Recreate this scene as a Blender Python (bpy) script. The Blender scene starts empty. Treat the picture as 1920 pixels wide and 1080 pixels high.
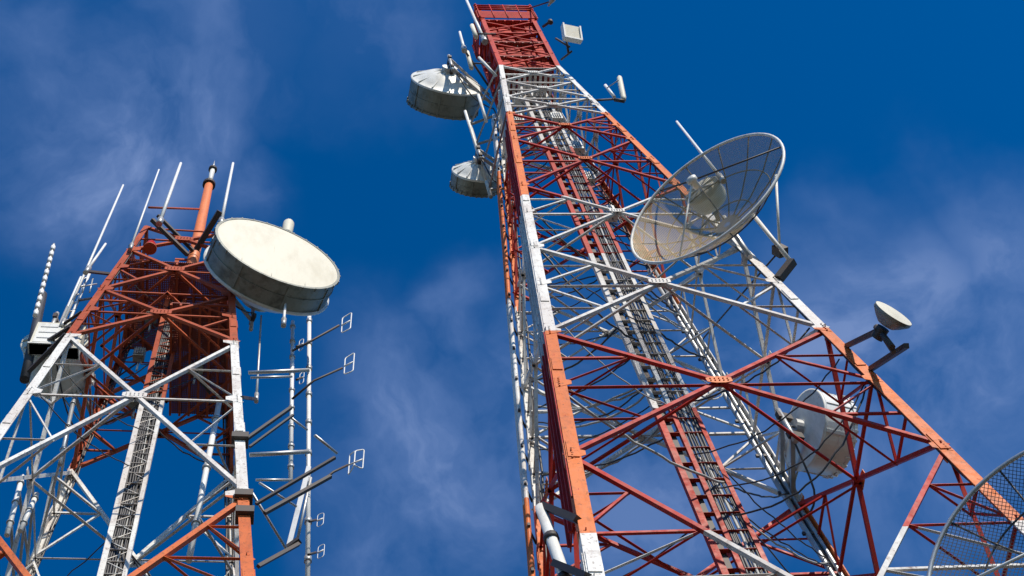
import bpy, math, random
from mathutils import Vector, Matrix
random.seed(7)
V = Vector
scene = bpy.context.scene
col = scene.collection

# ------------------------------------------------------------------ camera
F_PX = 2647.325
RT = V((0.96339, 0.241619, -0.116189)); UP = V((0.268103, -0.868221, 0.417507)); FW = V((0.0, 0.433373, 0.901215))
cd = bpy.data.cameras.new("camera"); cam = bpy.data.objects.new("camera", cd); col.objects.link(cam)
cd.sensor_width = 36.0; cd.lens = 36.0 * F_PX / 1920.0; cd.clip_start = 0.1; cd.clip_end = 5000
cam.matrix_world = Matrix((RT, UP, -FW)).transposed().to_4x4()
scene.camera = cam
GROUND = -1.6

def ray(x, y):
    return (FW + RT * ((x - 960) / F_PX) - UP * ((y - 540) / F_PX)).normalized()
def at(x, y, d):
    return ray(x, y) * d
def on_z(x, y, z):
    r = ray(x, y); return r * (z / r.z)
def upright(x0, y0, d, x1, y1):
    """foot of a rod and its tip: the point of the second line of sight nearest to the plumb line over the foot"""
    p = at(x0, y0, d); r = ray(x1, y1)
    t = (p.x * r.x + p.y * r.y) / (r.x * r.x + r.y * r.y)
    return p, r * t

# ------------------------------------------------------------------ materials
def new_mat(name):
    m = bpy.data.materials.new(name); m.use_nodes = True
    nt = m.node_tree; b = nt.nodes['Principled BSDF']
    return m, nt, b
def N(nt, t, **kw):
    n = nt.nodes.new(t)
    for k, v in kw.items(): setattr(n, k, v)
    return n
def noise(nt, vec, scale, detail=4, rough=.6):
    n = N(nt, 'ShaderNodeTexNoise'); n.inputs['Scale'].default_value = scale
    n.inputs['Detail'].default_value = detail; n.inputs['Roughness'].default_value = rough
    nt.links.new(vec, n.inputs['Vector']); return n.outputs['Fac']
def ramp(nt, fac, a, b, ca=(0, 0, 0, 1), cb=(1, 1, 1, 1)):
    r = N(nt, 'ShaderNodeValToRGB'); e = r.color_ramp.elements
    e[0].position = a; e[0].color = ca; e[1].position = b; e[1].color = cb
    nt.links.new(fac, r.inputs['Fac']); return r.outputs['Color']
def mix(nt, fac, a, b, mode='MIX'):
    m = N(nt, 'ShaderNodeMix', data_type='RGBA', blend_type=mode)
    for s, v in ((0, fac), (6, a), (7, b)):
        if hasattr(v, 'is_output'): nt.links.new(v, m.inputs[s])
        elif s == 0: m.inputs[0].default_value = v
        else: m.inputs[s].default_value = (*v, 1)
    return m.outputs[2]
def math_n(nt, op, a, b=0.0):
    m = N(nt, 'ShaderNodeMath', operation=op)
    for i, v in enumerate((a, b)):
        if hasattr(v, 'is_output'): nt.links.new(v, m.inputs[i])
        else: m.inputs[i].default_value = v
    return m.outputs[0]

ORANGE = (0.74, 0.190, 0.046); RED = (0.54, 0.034, 0.014); WHITE = (0.78, 0.78, 0.75)
def paint_bands(name, edges, colours):
    """aviation paint: bands by height, weathered"""
    m, nt, b = new_mat(name)
    geo = N(nt, 'ShaderNodeNewGeometry'); sep = N(nt, 'ShaderNodeSeparateXYZ'); nt.links.new(geo.outputs['Position'], sep.inputs[0])
    z = sep.outputs['Z']; pos = geo.outputs['Position']
    c = None
    for i, colr in enumerate(colours):
        if c is None: c = colr; continue
        c = mix(nt, math_n(nt, 'GREATER_THAN', z, edges[i - 1]), c, colr)
    fade = ramp(nt, noise(nt, pos, 1.1, 4), .35, .75)
    mpv = N(nt, 'ShaderNodeMapping'); mpv.inputs['Scale'].default_value = (5, 5, .45); nt.links.new(pos, mpv.inputs[0])
    streak = ramp(nt, noise(nt, mpv.outputs[0], 1.6, 6, .7), .50, .70)
    c = mix(nt, math_n(nt, 'MULTIPLY', fade, .10), c, (0.55, 0.24, 0.12), 'SOFT_LIGHT')
    grime = ramp(nt, noise(nt, pos, 5.5, 6, .7), .52, .72)
    c = mix(nt, math_n(nt, 'MULTIPLY', grime, .45), c, (0.15, 0.07, 0.04))
    c = mix(nt, math_n(nt, 'MULTIPLY', streak, .32), c, (0.16, 0.085, 0.05))
    patch = ramp(nt, noise(nt, pos, .55, 3, .5), .44, .56)
    c = mix(nt, math_n(nt, 'MULTIPLY', patch, .22), c, (0.30, 0.10, 0.05), 'MULTIPLY')
    rust = ramp(nt, noise(nt, pos, 14, 5, .65), .575, .66)
    c = mix(nt, math_n(nt, 'MULTIPLY', rust, .6), c, (0.13, 0.05, 0.022))
    b.inputs['Specular IOR Level'].default_value = .22
    nt.links.new(c, b.inputs['Base Color'])
    nt.links.new(ramp(nt, noise(nt, pos, 6, 3), .3, .7, (.38, .38, .38, 1), (.7, .7, .7, 1)), b.inputs['Roughness'])
    return m
def worn(name, base, dirt, scale=2.0, amount=.5, rough=.5, metallic=0.0, lo=.48, hi=.72, bump=0.0):
    m, nt, b = new_mat(name)
    tc = N(nt, 'ShaderNodeTexCoord'); o = tc.outputs['Object']
    mp = N(nt, 'ShaderNodeMapping'); mp.inputs['Scale'].default_value = (1, 1, .35); nt.links.new(o, mp.inputs[0])
    st = ramp(nt, noise(nt, mp.outputs[0], scale, 7, .65), lo, hi)
    c = mix(nt, math_n(nt, 'MULTIPLY', st, amount), base, dirt)
    sp = ramp(nt, noise(nt, o, scale * 8, 3, .6), .6, .72)
    c = mix(nt, math_n(nt, 'MULTIPLY', sp, amount * .5), c, dirt)
    nt.links.new(c, b.inputs['Base Color']); b.inputs['Roughness'].default_value = rough; b.inputs['Metallic'].default_value = metallic
    if bump:
        bp = N(nt, 'ShaderNodeBump'); bp.inputs['Strength'].default_value = bump; bp.inputs['Distance'].default_value = .02
        nt.links.new(noise(nt, o, scale * 3, 3), bp.inputs['Height']); nt.links.new(bp.outputs[0], b.inputs['Normal'])
    return m

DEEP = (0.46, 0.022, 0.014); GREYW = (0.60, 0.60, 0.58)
ZM, ZL = 58.1609, 56.9371          # where the four legs of each tower would meet
M = {}
M['main'] = paint_bands('banded_tower_paint', [ZM - s for s in (49.3, 42.45, 35.52, 27.48, 19.62, 13.5)], [ORANGE, WHITE, ORANGE, WHITE, ORANGE, WHITE, RED])
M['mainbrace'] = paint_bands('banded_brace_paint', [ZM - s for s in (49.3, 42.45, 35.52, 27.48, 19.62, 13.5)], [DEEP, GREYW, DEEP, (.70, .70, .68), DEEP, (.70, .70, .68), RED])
M['ladder'] = paint_bands('banded_ladder_paint', [ZM - s for s in (49.3, 42.45, 35.0, 27.48, 19.62, 13.5)], [(.48, .034, .016), (.48, .034, .016), (.48, .034, .016), (.62, .62, .60), (.48, .034, .016), (.6, .6, .58), RED])
M['left'] = paint_bands('faded_tower_paint', [ZL - s for s in (41.0, 32.55, 24.35)], [WHITE, (0.64, 0.155, 0.045), WHITE, (0.46, 0.092, 0.036)])
M['mast'] = worn('orange_mast_paint', (0.72, 0.20, 0.06), (0.30, 0.10, 0.05), 3, .5, .5)
M['radome'] = worn('radome_white', (0.66, 0.63, 0.52), (0.46, 0.42, 0.31), 2.2, .55, .6, bump=.15)
M['dishwhite'] = worn('dish_white_paint', (0.76, 0.76, 0.72), (0.30, 0.29, 0.24), 2.4, .55, .45)
M['shroud'] = worn('shroud_grey_paint', (0.24, 0.26, 0.23), (0.045, 0.045, 0.032), 2.6, .9, .5, bump=.3)
M['steel'] = worn('galvanised_steel', (0.46, 0.47, 0.47), (0.20, 0.19, 0.17), 5, .6, .45, .6)
M['dark'] = worn('dark_weathered_steel', (0.050, 0.044, 0.042), (0.11, 0.05, 0.03), 4, .6, .6)
M['whip'] = worn('white_fibreglass', (0.80, 0.80, 0.78), (0.5, 0.49, 0.45), 6, .35, .4)
M['pipe'] = worn('white_pipe_paint', (0.72, 0.72, 0.68), (0.25, 0.20, 0.15), 4, .6, .5)
M['cable'] = worn('black_cable_sheath', (0.035, 0.035, 0.04), (0.10, 0.10, 0.10), 5, .4, .5)
M['greycable'] = worn('grey_cable_sheath', (0.42, 0.42, 0.40), (0.18, 0.17, 0.15), 5, .5, .55)
M['redlens'] = worn('red_lamp_glass', (0.55, 0.03, 0.02), (0.2, 0.02, 0.02), 8, .3, .2)
M['concrete'] = worn('concrete', (0.36, 0.35, 0.33), (0.22, 0.21, 0.19), 2, .6, .9)
M['floor'] = M['main']

def mesh_mat(name, base, cells_u, cells_v, wire, diag=False):
    """woven wire: real holes by cells of the surface's own UV map"""
    m, nt, b = new_mat(name)
    uv = N(nt, 'ShaderNodeUVMap'); uv.uv_map = 'grid'; sep = N(nt, 'ShaderNodeSeparateXYZ'); nt.links.new(uv.outputs[0], sep.inputs[0])
    u, v = sep.outputs[0], sep.outputs[1]
    if diag:
        u, v = math_n(nt, 'ADD', u, v), math_n(nt, 'SUBTRACT', u, v)
    fs = []
    for q, n_ in ((u, cells_u), (v, cells_v)):
        fr = math_n(nt, 'FRACT', math_n(nt, 'ADD', math_n(nt, 'MULTIPLY', q, n_), 100.0))
        fs.append(math_n(nt, 'LESS_THAN', fr, wire))
    solid = math_n(nt, 'MAXIMUM', fs[0], fs[1])
    nt.links.new(solid, b.inputs['Alpha']); b.inputs['Base Color'].default_value = (*base, 1); b.inputs['Roughness'].default_value = .55
    return m
M['wiremesh'] = mesh_mat('reflector_wire_mesh', (0.46, 0.33, 0.155), 34, 34, .31)
M['coarsemesh'] = mesh_mat('coarse_wire_mesh', (0.045, 0.045, 0.042), 16, 16, .17, True)
M['lightgrating'] = mesh_mat('pale_steel_grating', (0.55, 0.54, 0.52), 17, 17, .5)
M['grating'] = mesh_mat('steel_grating', (0.26, 0.05, 0.03), 17, 17, .5)

# ------------------------------------------------------------------ mesh builder
def frame(axis, hint=None):
    a = axis.normalized()
    h = hint if hint is not None else (V((0, 0, 1)) if abs(a.z) < .95 else V((1, 0, 0)))
    x = (h - a * h.dot(a))
    if x.length < 1e-6: x = V((1, 0, 0)) - a * a.x
    x.normalize(); return x, a.cross(x).normalized(), a
class MB:
    def __init__(s): s.v = []; s.f = []; s.sm = []; s.uv = {}
    def ring(s, pts):
        i = len(s.v); s.v += [V(p) for p in pts]; return list(range(i, i + len(pts)))
    def bridge(s, a, b, smooth=False):
        n = len(a)
        for i in range(n):
            s.f.append((a[i], a[(i + 1) % n], b[(i + 1) % n], b[i])); s.sm.append(smooth)
    def cap(s, a): s.f.append(tuple(a)); s.sm.append(False)
    def extr(s, prof, p, q, xd, yd=None, k0=1.0, k1=1.0):
        a = (q - p); x, y, z = frame(a, xd)
        if yd is not None:
            y = yd - z * yd.dot(z); y = (y - x * y.dot(x)); y.normalize()
        r0 = s.ring([p + x * (u * k0) + y * (v * k0) for u, v in prof]); r1 = s.ring([q + x * (u * k1) + y * (v * k1) for u, v in prof])
        s.bridge(r0, r1); s.cap(r0[::-1]); s.cap(r1)
    def angle(s, p, q, w, t, d1, d2, k0=1.0, k1=1.0):
        s.extr([(0, 0), (w, 0), (w, t), (t, t), (t, w), (0, w)], p, q, d1, d2, k0, k1)
    def bar(s, p, q, w, h, xd=None):
        s.extr([(-w/2, -h/2), (w/2, -h/2), (w/2, h/2), (-w/2, h/2)], p, q, xd)
    def tube(s, pts, r, n=8):
        rr = r if isinstance(r, (list, tuple)) else [r] * len(pts)
        prev = None; hint = None
        for i, p in enumerate(pts):
            d = (pts[min(i + 1, len(pts) - 1)] - pts[max(i - 1, 0)])
            x, y, z = frame(d, hint); hint = x
            ring = s.ring([p + (x * math.cos(2*math.pi*k/n) + y * math.sin(2*math.pi*k/n)) * rr[i] for k in range(n)])
            if prev: s.bridge(prev, ring, True)
            else: s.cap(ring[::-1])
            prev = ring
        s.cap(prev)
    def loop(s, pts, r, n=8):
        m = len(pts); rings = []
        c = sum(pts, V()) / m
        for i, p in enumerate(pts):
            t = (pts[(i + 1) % m] - pts[i - 1]).normalized(); o = (p - c); o = (o - t * o.dot(t)).normalized(); b = t.cross(o)
            rings.append(s.ring([p + (o * math.cos(2*math.pi*k/n) + b * math.sin(2*math.pi*k/n)) * r for k in range(n)]))
        for i in range(m): s.bridge(rings[i], rings[(i + 1) % m], True)
    def lathe(s, c, axis, prof, n=48, smooth=True, cap0=False, cap1=False):
        x, y, z = frame(axis); prev = None
        for k, (r, h) in enumerate(prof):
            ring = s.ring([c + z * h + (x * math.cos(2*math.pi*i/n) + y * math.sin(2*math.pi*i/n)) * r for i in range(n)])
            if prev: s.bridge(prev, ring, smooth)
            elif cap0: s.cap(ring[::-1])
            prev = ring
        if cap1: s.cap(prev)
    def plate(s, pts, nrm, t):
        a = s.ring([p - nrm * t / 2 for p in pts]); b = s.ring([p + nrm * t / 2 for p in pts]); s.bridge(a, b); s.cap(a[::-1]); s.cap(b)
    def build(s, name, mat, parent=None, uvs=None, origin=None):
        off = V((0, 0, 0)); o_ = parent
        while o_ is not None: off = off + o_.location; o_ = o_.parent
        if parent is None: off = origin if origin is not None else (V(min(s.v, key=lambda p: p.z)))
        me = bpy.data.meshes.new(name); me.from_pydata([tuple(p - off) for p in s.v], [], s.f)
        me.polygons.foreach_set('use_smooth', s.sm); me.materials.append(mat)
        if uvs:
            lay = me.uv_layers.new(name='grid')
            for l in me.loops: lay.data[l.index].uv = uvs(s.v[l.vertex_index])
        me.update()
        o = bpy.data.objects.new(name, me); col.objects.link(o)
        if parent is not None: o.parent = parent
        else: o.location = off
        return o
def tag(o, label, cat, group=None, kind=None):
    if label: o['label'] = label
    if cat: o['category'] = cat
    if group: o['group'] = group
    if kind: o['kind'] = kind
    return o
def thing(name, loc, label, cat, group=None):
    o = bpy.data.objects.new(name, None); col.objects.link(o); o.location = loc; o.empty_display_size = .2
    return tag(o, label, cat, group)
def seg(name, mat, parent, p, q, r, n=8):
    b = MB(); b.tube([p, q], r, n); return b.build(name, mat, parent)
def boxseg(name, mat, parent, p, q, w, h, xd=None):
    b = MB(); b.bar(p, q, w, h, xd); return b.build(name, mat, parent)

# ------------------------------------------------------------------ lattice towers
CORN = {'A': (-1, -1), 'B': (1, -1), 'C': (1, 1), 'D': (-1, 1)}
UPV = V((0, 0, 1))
class Tower:
    def __init__(s, apex, th, k, asp, lx, ly): s.a, s.th, s.k, s.asp, s.lx, s.ly = V(apex), th, k, asp, lx, ly
    def leg(s, c, d):
        sx, sy = CORN[c]; x = sx * s.k * d; y = sy * s.k * s.asp * d
        return V((s.a.x + x*math.cos(s.th) - y*math.sin(s.th) + s.lx*d, s.a.y + x*math.sin(s.th) + y*math.cos(s.th) + s.ly*d, s.a.z - d))
    def centre(s, d): return V((s.a.x + s.lx*d, s.a.y + s.ly*d, s.a.z - d))
    @property
    def X(s): return V((math.cos(s.th), math.sin(s.th), 0))
    @property
    def Y(s): return V((-math.sin(s.th), math.cos(s.th), 0))
TM = Tower((2.2602312, 14.5671175, 58.1609013), .291605, .0750063, .7428139, .0024627, -.00037)
TL = Tower((-9.6405937, 16.2857027, 56.937113), .3544834, .0866449, .966451, -.00467, -.0029024)

def member(b, p, q, w, t, inn, under):
    """angle section; under = flat flange turned down so that its shaded underside shows from below"""
    sd_ = inn.cross((q - p).normalized()); sd_ = sd_ if sd_.z > 0 else -sd_
    if under: b.angle(p + inn * w, q + inn * w, w, t, -inn, sd_)
    else: b.angle(p, q, w, t, sd_, inn)
def seen(p):
    d = p.dot(FW)
    x = 960 + F_PX * p.dot(RT) / d; y = 540 - F_PX * p.dot(UP) / d
    return -150 < x < 2070 and -150 < y < 1230

def lattice(T, root, mat, bmat, panels, s_top, wdiag, whor, wsec, wleg, ktop, plan):
    s_gr = T.a.z - GROUND
    for c in 'ABCD':
        sx, sy = CORN[c]; b = MB()
        b.angle(T.leg(c, s_gr), T.leg(c, s_top), wleg, wleg * .1, T.X * -sx, T.Y * -sy, 1.25, ktop)
        s = s_top + 1.5                                     # splice plates along the leg
        while s < s_gr:
            w_ = wleg * (ktop + (1.25 - ktop) * (s - s_top) / (s_gr - s_top)); p = T.leg(c, s); q = T.leg(c, s + .5)
            b.bar(p + T.X * (-sx * w_ * .5) + T.Y * (sy * .012), q + T.X * (-sx * w_ * .5) + T.Y * (sy * .012), w_ * .8, .016, T.X)
            b.bar(p + T.Y * (-sy * w_ * .5) + T.X * (sx * .012), q + T.Y * (-sy * w_ * .5) + T.X * (sx * .012), .016, w_ * .8, T.X)
            s += 3.1
        b.build('leg', mat, root)
    sec = []
    faces = [('A', 'B', T.Y), ('B', 'C', -T.X), ('C', 'D', -T.Y), ('D', 'A', T.X)]
    for fi, (l, r, inn) in enumerate(faces):
        for (s0, s1, nsub, top) in panels:
            u0 = s0; sc = 2 * s0 * s1 / (s0 + s1)
            i1, i2 = inn * .012, inn * .045
            al, ar, bl, br = T.leg(l, s0), T.leg(r, s0), T.leg(l, s1), T.leg(r, s1)
            cl, cr = T.leg(l, sc), T.leg(r, sc); cen = (cl + cr) / 2
            big = 1.0 if s0 > 30 else .8
            along = (ar - al).normalized()
            for p, q, off in ((al, br, i1), (bl, ar, i2)):
                if not seen((p + q) / 2) and not seen(p) and not seen(q) and fi in (2, 3) and s0 > 48: continue
                b = MB(); member(b, p + off, q + off, wdiag * big, .012, inn, fi != 0 and random.random() < .6); b.build('diagonal_brace', bmat, root)
            hs = [sc] + ([s0] if top else [])
            for s in hs:
                b = MB(); p, q = T.leg(l, s) + inn * .08, T.leg(r, s) + inn * .08
                member(b, p, q, whor * big, .01, inn, s > 33 and T is TM); b.build('horizontal_brace', bmat, root)
            g = MB(); gw = wdiag * 2.4 * big; ups = V((0, 0, 1))
            g.plate([cen + along * x + ups * y - inn * .006 for x, y in ((-gw*1.25, -gw*.35), (-gw*.5, -gw*.62), (gw*.5, -gw*.62), (gw*1.25, -gw*.35), (gw*1.25, gw*.35), (gw*.5, gw*.62), (-gw*.5, gw*.62), (-gw*1.25, gw*.35))], inn, .012)
            for k in range(-2, 3):
                for e in (-1, 1):
                    pb = cen + along * (gw * .42 * k) + ups * (gw * .18 * e) - inn * .012; g.tube([pb, pb - inn * .02], .014, 6)
            g.build('gusset_plate', mat, root)
            for lc, corner0, corner1 in ((l, al, bl), (r, ar, br)):
                for up_, c0, se in ((1, corner0, s0), (0, corner1, s1)):
                    for i in range(1, nsub):
                        f = i / nsub; m = c0.lerp(cen, f)
                        sm = se + (sc - se) * f; sn = se + (sc - se) * (i + 1) / nsub
                        for tgt in (T.leg(lc, sm), T.leg(lc, sn)):
                            sec.append((m + inn * .055, tgt + inn * .055, inn, big))
            if fi in (0, 1) and s0 < 49 and s0 > 17:            # bolted gussets where the braces meet the legs
                for lc, sg in ((l, 1), (r, -1)):
                    for s in ((s0, sc) if fi == 0 else (s0,)):
                        pc = T.leg(lc, s); w_ = wdiag * 2.6 * big; lg = (T.leg(lc, s + .1) - T.leg(lc, s - .1)).normalized()
                        g = MB(); al_ = along * sg
                        g.plate([pc + lg * (-w_) + al_ * .02, pc + lg * (-w_ * .35) + al_ * w_ * 1.55, pc + lg * (w_ * .35) + al_ * w_ * 1.55, pc + lg * w_ + al_ * .02], inn, .012)
                        for k in range(5):
                            pb = pc + lg * (w_ * (k - 2) * .36) + al_ * (w_ * .45) ; g.tube([pb - inn * .03, pb + inn * .0], .016, 6)
                        g.build('gusset_plate', mat, root)
    nodes = {}
    for fi, (l, r, inn) in enumerate(faces):
        for (s0, s1, nsub, top) in panels:
            if nsub < 2 or s0 > 49: continue
            sc = 2 * s0 * s1 / (s0 + s1); cen = (T.leg(l, sc) + T.leg(r, sc)) / 2
            for c in (l, r):
                for e in (s0, s1):
                    for f in ((.5,) if nsub == 2 else (.25, .5)):
                        nodes.setdefault((c, s0, e, f), []).append(T.leg(c, e).lerp(cen, f) + inn * .06)
    for (c, s0, e, f), pts in nodes.items():                # horizontal ties across each corner
        if len(pts) == 2:
            b = MB(); p, q = pts; inw = (T.centre(T.a.z - p.z) - p).normalized()
            member(b, p, q, wsec * .9, .008, V((inw.x, inw.y, 0)).normalized(), True); b.build('corner_tie', bmat, root)
    sec.sort(key=lambda e: -(e[0] - e[1]).length / ((e[0] + e[1]) / 2).length * (1 if seen((e[0] + e[1]) / 2) else .01))
    rest = MB()
    for i, (p, q, inn, big) in enumerate(sec):
        b = MB() if i < 96 else rest
        if (p - q).length < .05: continue
        member(b, p, q, wsec * big, .008, inn, random.random() < .8)
        if i < 96: b.build('secondary_brace', bmat, root)
    if rest.v: tag(rest.build('small_brace', bmat, root), None, None, kind='stuff')
    for s in plan:                                          # diamond of plan bracing inside the shaft
        mids = [(T.leg(a, s) + T.leg(b_, s)) / 2 for a, b_ in ('AB', 'BC', 'CD', 'DA')]
        for i in range(4):
            b = MB(); p, q = mids[i] + V((0, 0, -.06)), mids[(i + 1) % 4] + V((0, 0, -.06))
            b.angle(p, q, wsec * 1.15, .01, UPV, (T.centre(s) - p).normalized()); b.build('plan_brace', bmat, root)
    for c in 'ABCD':
        p = T.leg(c, s_gr); b = MB(); b.lathe(V((p.x, p.y, GROUND)), V((0, 0, 1)), [(.55, -.3), (.55, .18), (.50, .22)], 4, False, True, True); b.build('footing', M['concrete'], root)

main = thing('lattice_tower', V((TM.a.x, TM.a.y, GROUND)), 'taller red and white banded lattice tower carrying the wire mesh dishes', 'tower')
left = thing('lattice_tower', V((TL.a.x, TL.a.y, GROUND)), 'shorter lattice tower with an orange top, a thick orange mast and the large drum dish', 'tower')
lattice(TM, main, M['main'], M['mainbrace'],
        [(13.51, 15.6, 1, 1), (15.6, 17.7, 1, 1), (17.7, 19.74, 1, 1), (19.74, 22.42, 2, 0), (22.42, 26.59, 2, 0), (26.59, 30.95, 2, 0), (30.95, 35.51, 2, 0), (35.51, 40.18, 2, 0), (40.18, 50.1, 4, 0), (50.1, 59.7, 2, 0)],
        13.51, .074, .056, .044, .225, .62, (20.99, 24.33, 28.60, 33.07, 37.70, 44.6))
lattice(TL, left, M['left'], M['left'], [(15.2, 17.5, 1, 1), (17.5, 20.95, 2, 0), (20.95, 24.4, 2, 1), (24.4, 32.5, 2, 0), (32.5, 43.5, 4, 0), (43.5, 58.4, 2, 0)],
        15.2, .115, .055, .062, .26, .62, (19.07, 20.95, 22.54, 27.85, 37.2))

# prismatic head of the taller tower, with its caged platforms
Z0 = ZM - 13.51; HT = 8.1
P0 = {c: TM.leg(c, 13.51) for c in 'ABCD'}
def pp(c, h): return P0[c] + V((0, 0, h))
for c in 'ABCD':
    sx, sy = CORN[c]; b = MB(); b.angle(pp(c, 0), pp(c, HT), .15, .016, TM.X * -sx, TM.Y * -sy); b.build('leg', M['main'], main)
for l, r, inn in (('A', 'B', TM.Y), ('B', 'C', -TM.X), ('C', 'D', -TM.Y), ('D', 'A', TM.X)):
    for i in range(4):
        h0, h1 = i * 1.5, i * 1.5 + 1.5
        for p, q, o in ((pp(l, h0), pp(r, h1), .012), (pp(l, h1), pp(r, h0), .04)):
            b = MB(); b.angle(p + inn * o, q + inn * o, .06, .01, inn.cross((q - p).normalized()), inn); b.build('diagonal_brace', M['main'], main)
        b = MB(); b.angle(pp(l, h1) + inn * .07, pp(r, h1) + inn * .07, .07, .01, V((0, 0, -1)), inn); b.build('horizontal_brace', M['main'], main)
    # railing of the top platform: three rails and a slatted kick panel
    b = MB(); a, c_ = -inn * .03, (pp(r, 0) - pp(l, 0)).normalized() * .1
    for h in (6.25, 6.42, 6.59, 6.76, 6.93, 7.1): b.bar(pp(l, h) + a - c_, pp(r, h) + a + c_, .022, .11, inn)
    for h in (7.45, 7.75, 8.05): b.tube([pp(l, h) + a - c_, pp(r, h) + a + c_], .035, 8)
    for k in range(5):
        p = pp(l, 6.05).lerp(pp(r, 6.05), k / 4) + a * 1.8; b.tube([p, p + V((0, 0, 2.05))], .022, 6)
    b.build('railing', M['main'], main)
fx = (P0['B'] - P0['A']) / 4
for r_ in range(4):
    for c_ in range(4):
        a0 = P0['A'] + fx * c_ + UPV * (.35 + r_ * 1.4) + TM.Y * (.16 + .05 * ((r_ + c_) % 2)); m_ = .05; hh = 1.1 - .25 * ((r_ * 3 + c_) % 3)
        b = MB(); b.plate([a0 + fx * m_, a0 + fx * (1 - m_), a0 + fx * (1 - m_) + UPV * hh, a0 + fx * m_ + UPV * hh], TM.Y, .05)
        for k in range(3): b.bar(a0 + fx * m_ + UPV * (hh * (k + .5) / 3) - TM.Y * .03, a0 + fx * (1 - m_) + UPV * (hh * (k + .5) / 3) - TM.Y * .03, .02, .04, TM.Y)
        b.build('cage_panel', M['main'], main)
uvx = lambda p: ((p - P0['A']).dot(TM.X), (p - P0['A']).dot(TM.Y))
for h, k in ((6.0, 1.0), (3.0, .98), (1.2, .97)):
    b = MB(); n_ = V((0, 0, 1)); cs = [TM.centre(13.51) + V((0, 0, h)) + (P0[c] - TM.centre(13.51)) * k for c in 'ABCD']
    b.plate(cs, n_, .05)
    for i in range(1, 7):
        b.bar(cs[0].lerp(cs[1], i / 7) - n_ * .08, cs[3].lerp(cs[2], i / 7) - n_ * .08, .05, .10, TM.X)
    b.build('platform_floor', M['main'] if h == 6.0 else M['grating'], main, uvx)
b = MB(); cs = [TM.centre(14.6) + (TM.leg(c, 14.6) - TM.centre(14.6)) * .93 for c in 'ABCD']
for i in range(12): b.bar(cs[0].lerp(cs[1], (i + .3) / 12), cs[3].lerp(cs[2], (i + .3) / 12), .085, .035, TM.X)
b.build('platform_floor', M['main'], main)

# cable ladders, hung plumb in the middle of each shaft
def cable_ladder(T, root, mat, p, z0, z1, offs, width, ncab, base_w):
    X, Y = T.X, T.Y
    P = lambda o, z, dy=0: V((p.x, p.y, z)) + X * o + Y * dy
    b = MB()
    for o in (offs[0], offs[-1]): b.angle(P(o, z0), P(o, z1), width * (1.35 if o < 0 else 1), .014, X if o < 0 else -X, Y)
    for z in (z0, z1): b.bar(P(offs[0], z), P(offs[-1], z), .09, .05, V((0, 0, 1)))
    lad = b.build('cable_ladder', mat, root)
    for o in offs[1:-1]:
        r = MB(); r.angle(P(o, z0), P(o, z1), width, .014, X, Y); r.build('rail', mat, lad)
    o0, o1 = offs[0] + .05, offs[1] - .05
    r = MB(); r.plate([P(o0, z0, .11), P(o1, z0, .11), P(o1, z1, .11), P(o0, z1, .11)], Y, .012); r.build('backing_tray', M['dark'], lad)
    if len(offs) == 2:
        r = MB(); pts = [P(o0 if k % 2 else o1, z0 + k * .36, .03) for k in range(int((z1 - z0) / .36))]; r.tube(pts, .016, 5); r.build('lacing', mat, lad)
    n_r = 98
    for k in range(n_r):
        z = z0 + (z1 - z0) * (k + .5) / n_r
        r = MB(); r.angle(P(offs[0] + .02, z, .085), P(offs[-1] - .02, z, .085), .085, .008, -Y, UPV); r.build('rung', mat, lad)
    for k in range(ncab):
        o = offs[-2] + (offs[-1] - offs[-2]) * (k + .8) / (ncab + .4); pts = []; z = z0; ph = random.random() * 6
        while z <= z1:
            pts.append(P(o + .018 * math.sin(z * 1.3 + ph) + random.uniform(-.008, .008), z, .05 + .015 * math.sin(z * .9 + ph))); z += .6
        r = MB(); r.tube(pts, random.choice((.016, .02, .026)), 6); r.build('feeder_cable', M['cable' if k % 6 else 'greycable'], lad)
    return lad
pm = on_z(1268, 790, ZM - 35.52)
lm = cable_ladder(TM, main, M['ladder'], pm, GROUND + .2, Z0 + 6.0, (-.34, -.03, .50), .085, 12, .1)
pl = on_z(287, 748, ZL - 24.35)
ll = cable_ladder(TL, left, M['left'], pl, GROUND + .2, ZL - 15.4, (-.31, .29), .095, 11, .1)
# banded tray up the left face beside the front leg, and a mesh landing inside the white band
for s0, s1 in ((15.0, 24.5), (24.6, 34.0), (34.1, 41.4)):
    b = MB()
    def tp(s, y): return TM.leg('A', s) + TM.Y * y + TM.X * .03
    b.plate([tp(s1, .03), tp(s1, 1.0), tp(s0, .75), tp(s0, .03)], TM.X, .02)
    for y in (.05, .35, .65, .9): b.bar(tp(s1, y) - TM.X * .03, tp(s0, y * .76) - TM.X * .03, .05, .04, TM.X)
    b.build('cable_tray', M['mainbrace'], main)
# loose feeder loops crossing the shaft from the ladder to the legs
def droop(name, mat, parent, p, q, sag, r, n=18, wig=.018):
    pts = []
    for i in range(n + 1):
        t = i / n; pt = p.lerp(q, t) + V((0, 0, -sag * 4 * t * (1 - t))) + V((random.uniform(-wig, wig), random.uniform(-wig, wig), random.uniform(-wig, wig))) * (1 if 0 < i < n else 0)
        pts.append(pt)
    b = MB(); b.tube(pts, r, 6); return b.build(name, mat, parent)
for i in range(44):
    s = random.uniform(19, 41) if i % 2 else random.uniform(27, 38); c = random.choice('CCDDAB')
    p = V((pm.x, pm.y, ZM - s)) + TM.X * random.uniform(-.1, .5) + TM.Y * .06
    q = TM.leg(c, s + random.uniform(-2.2, .5)) * 1.0; q = q.lerp(TM.centre(s), .08)
    droop('feeder_cable', M['cable'] if i % 3 else M['greycable'], lm, p, q, random.uniform(.3, .9), random.choice((.014, .018, .024)))
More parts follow.
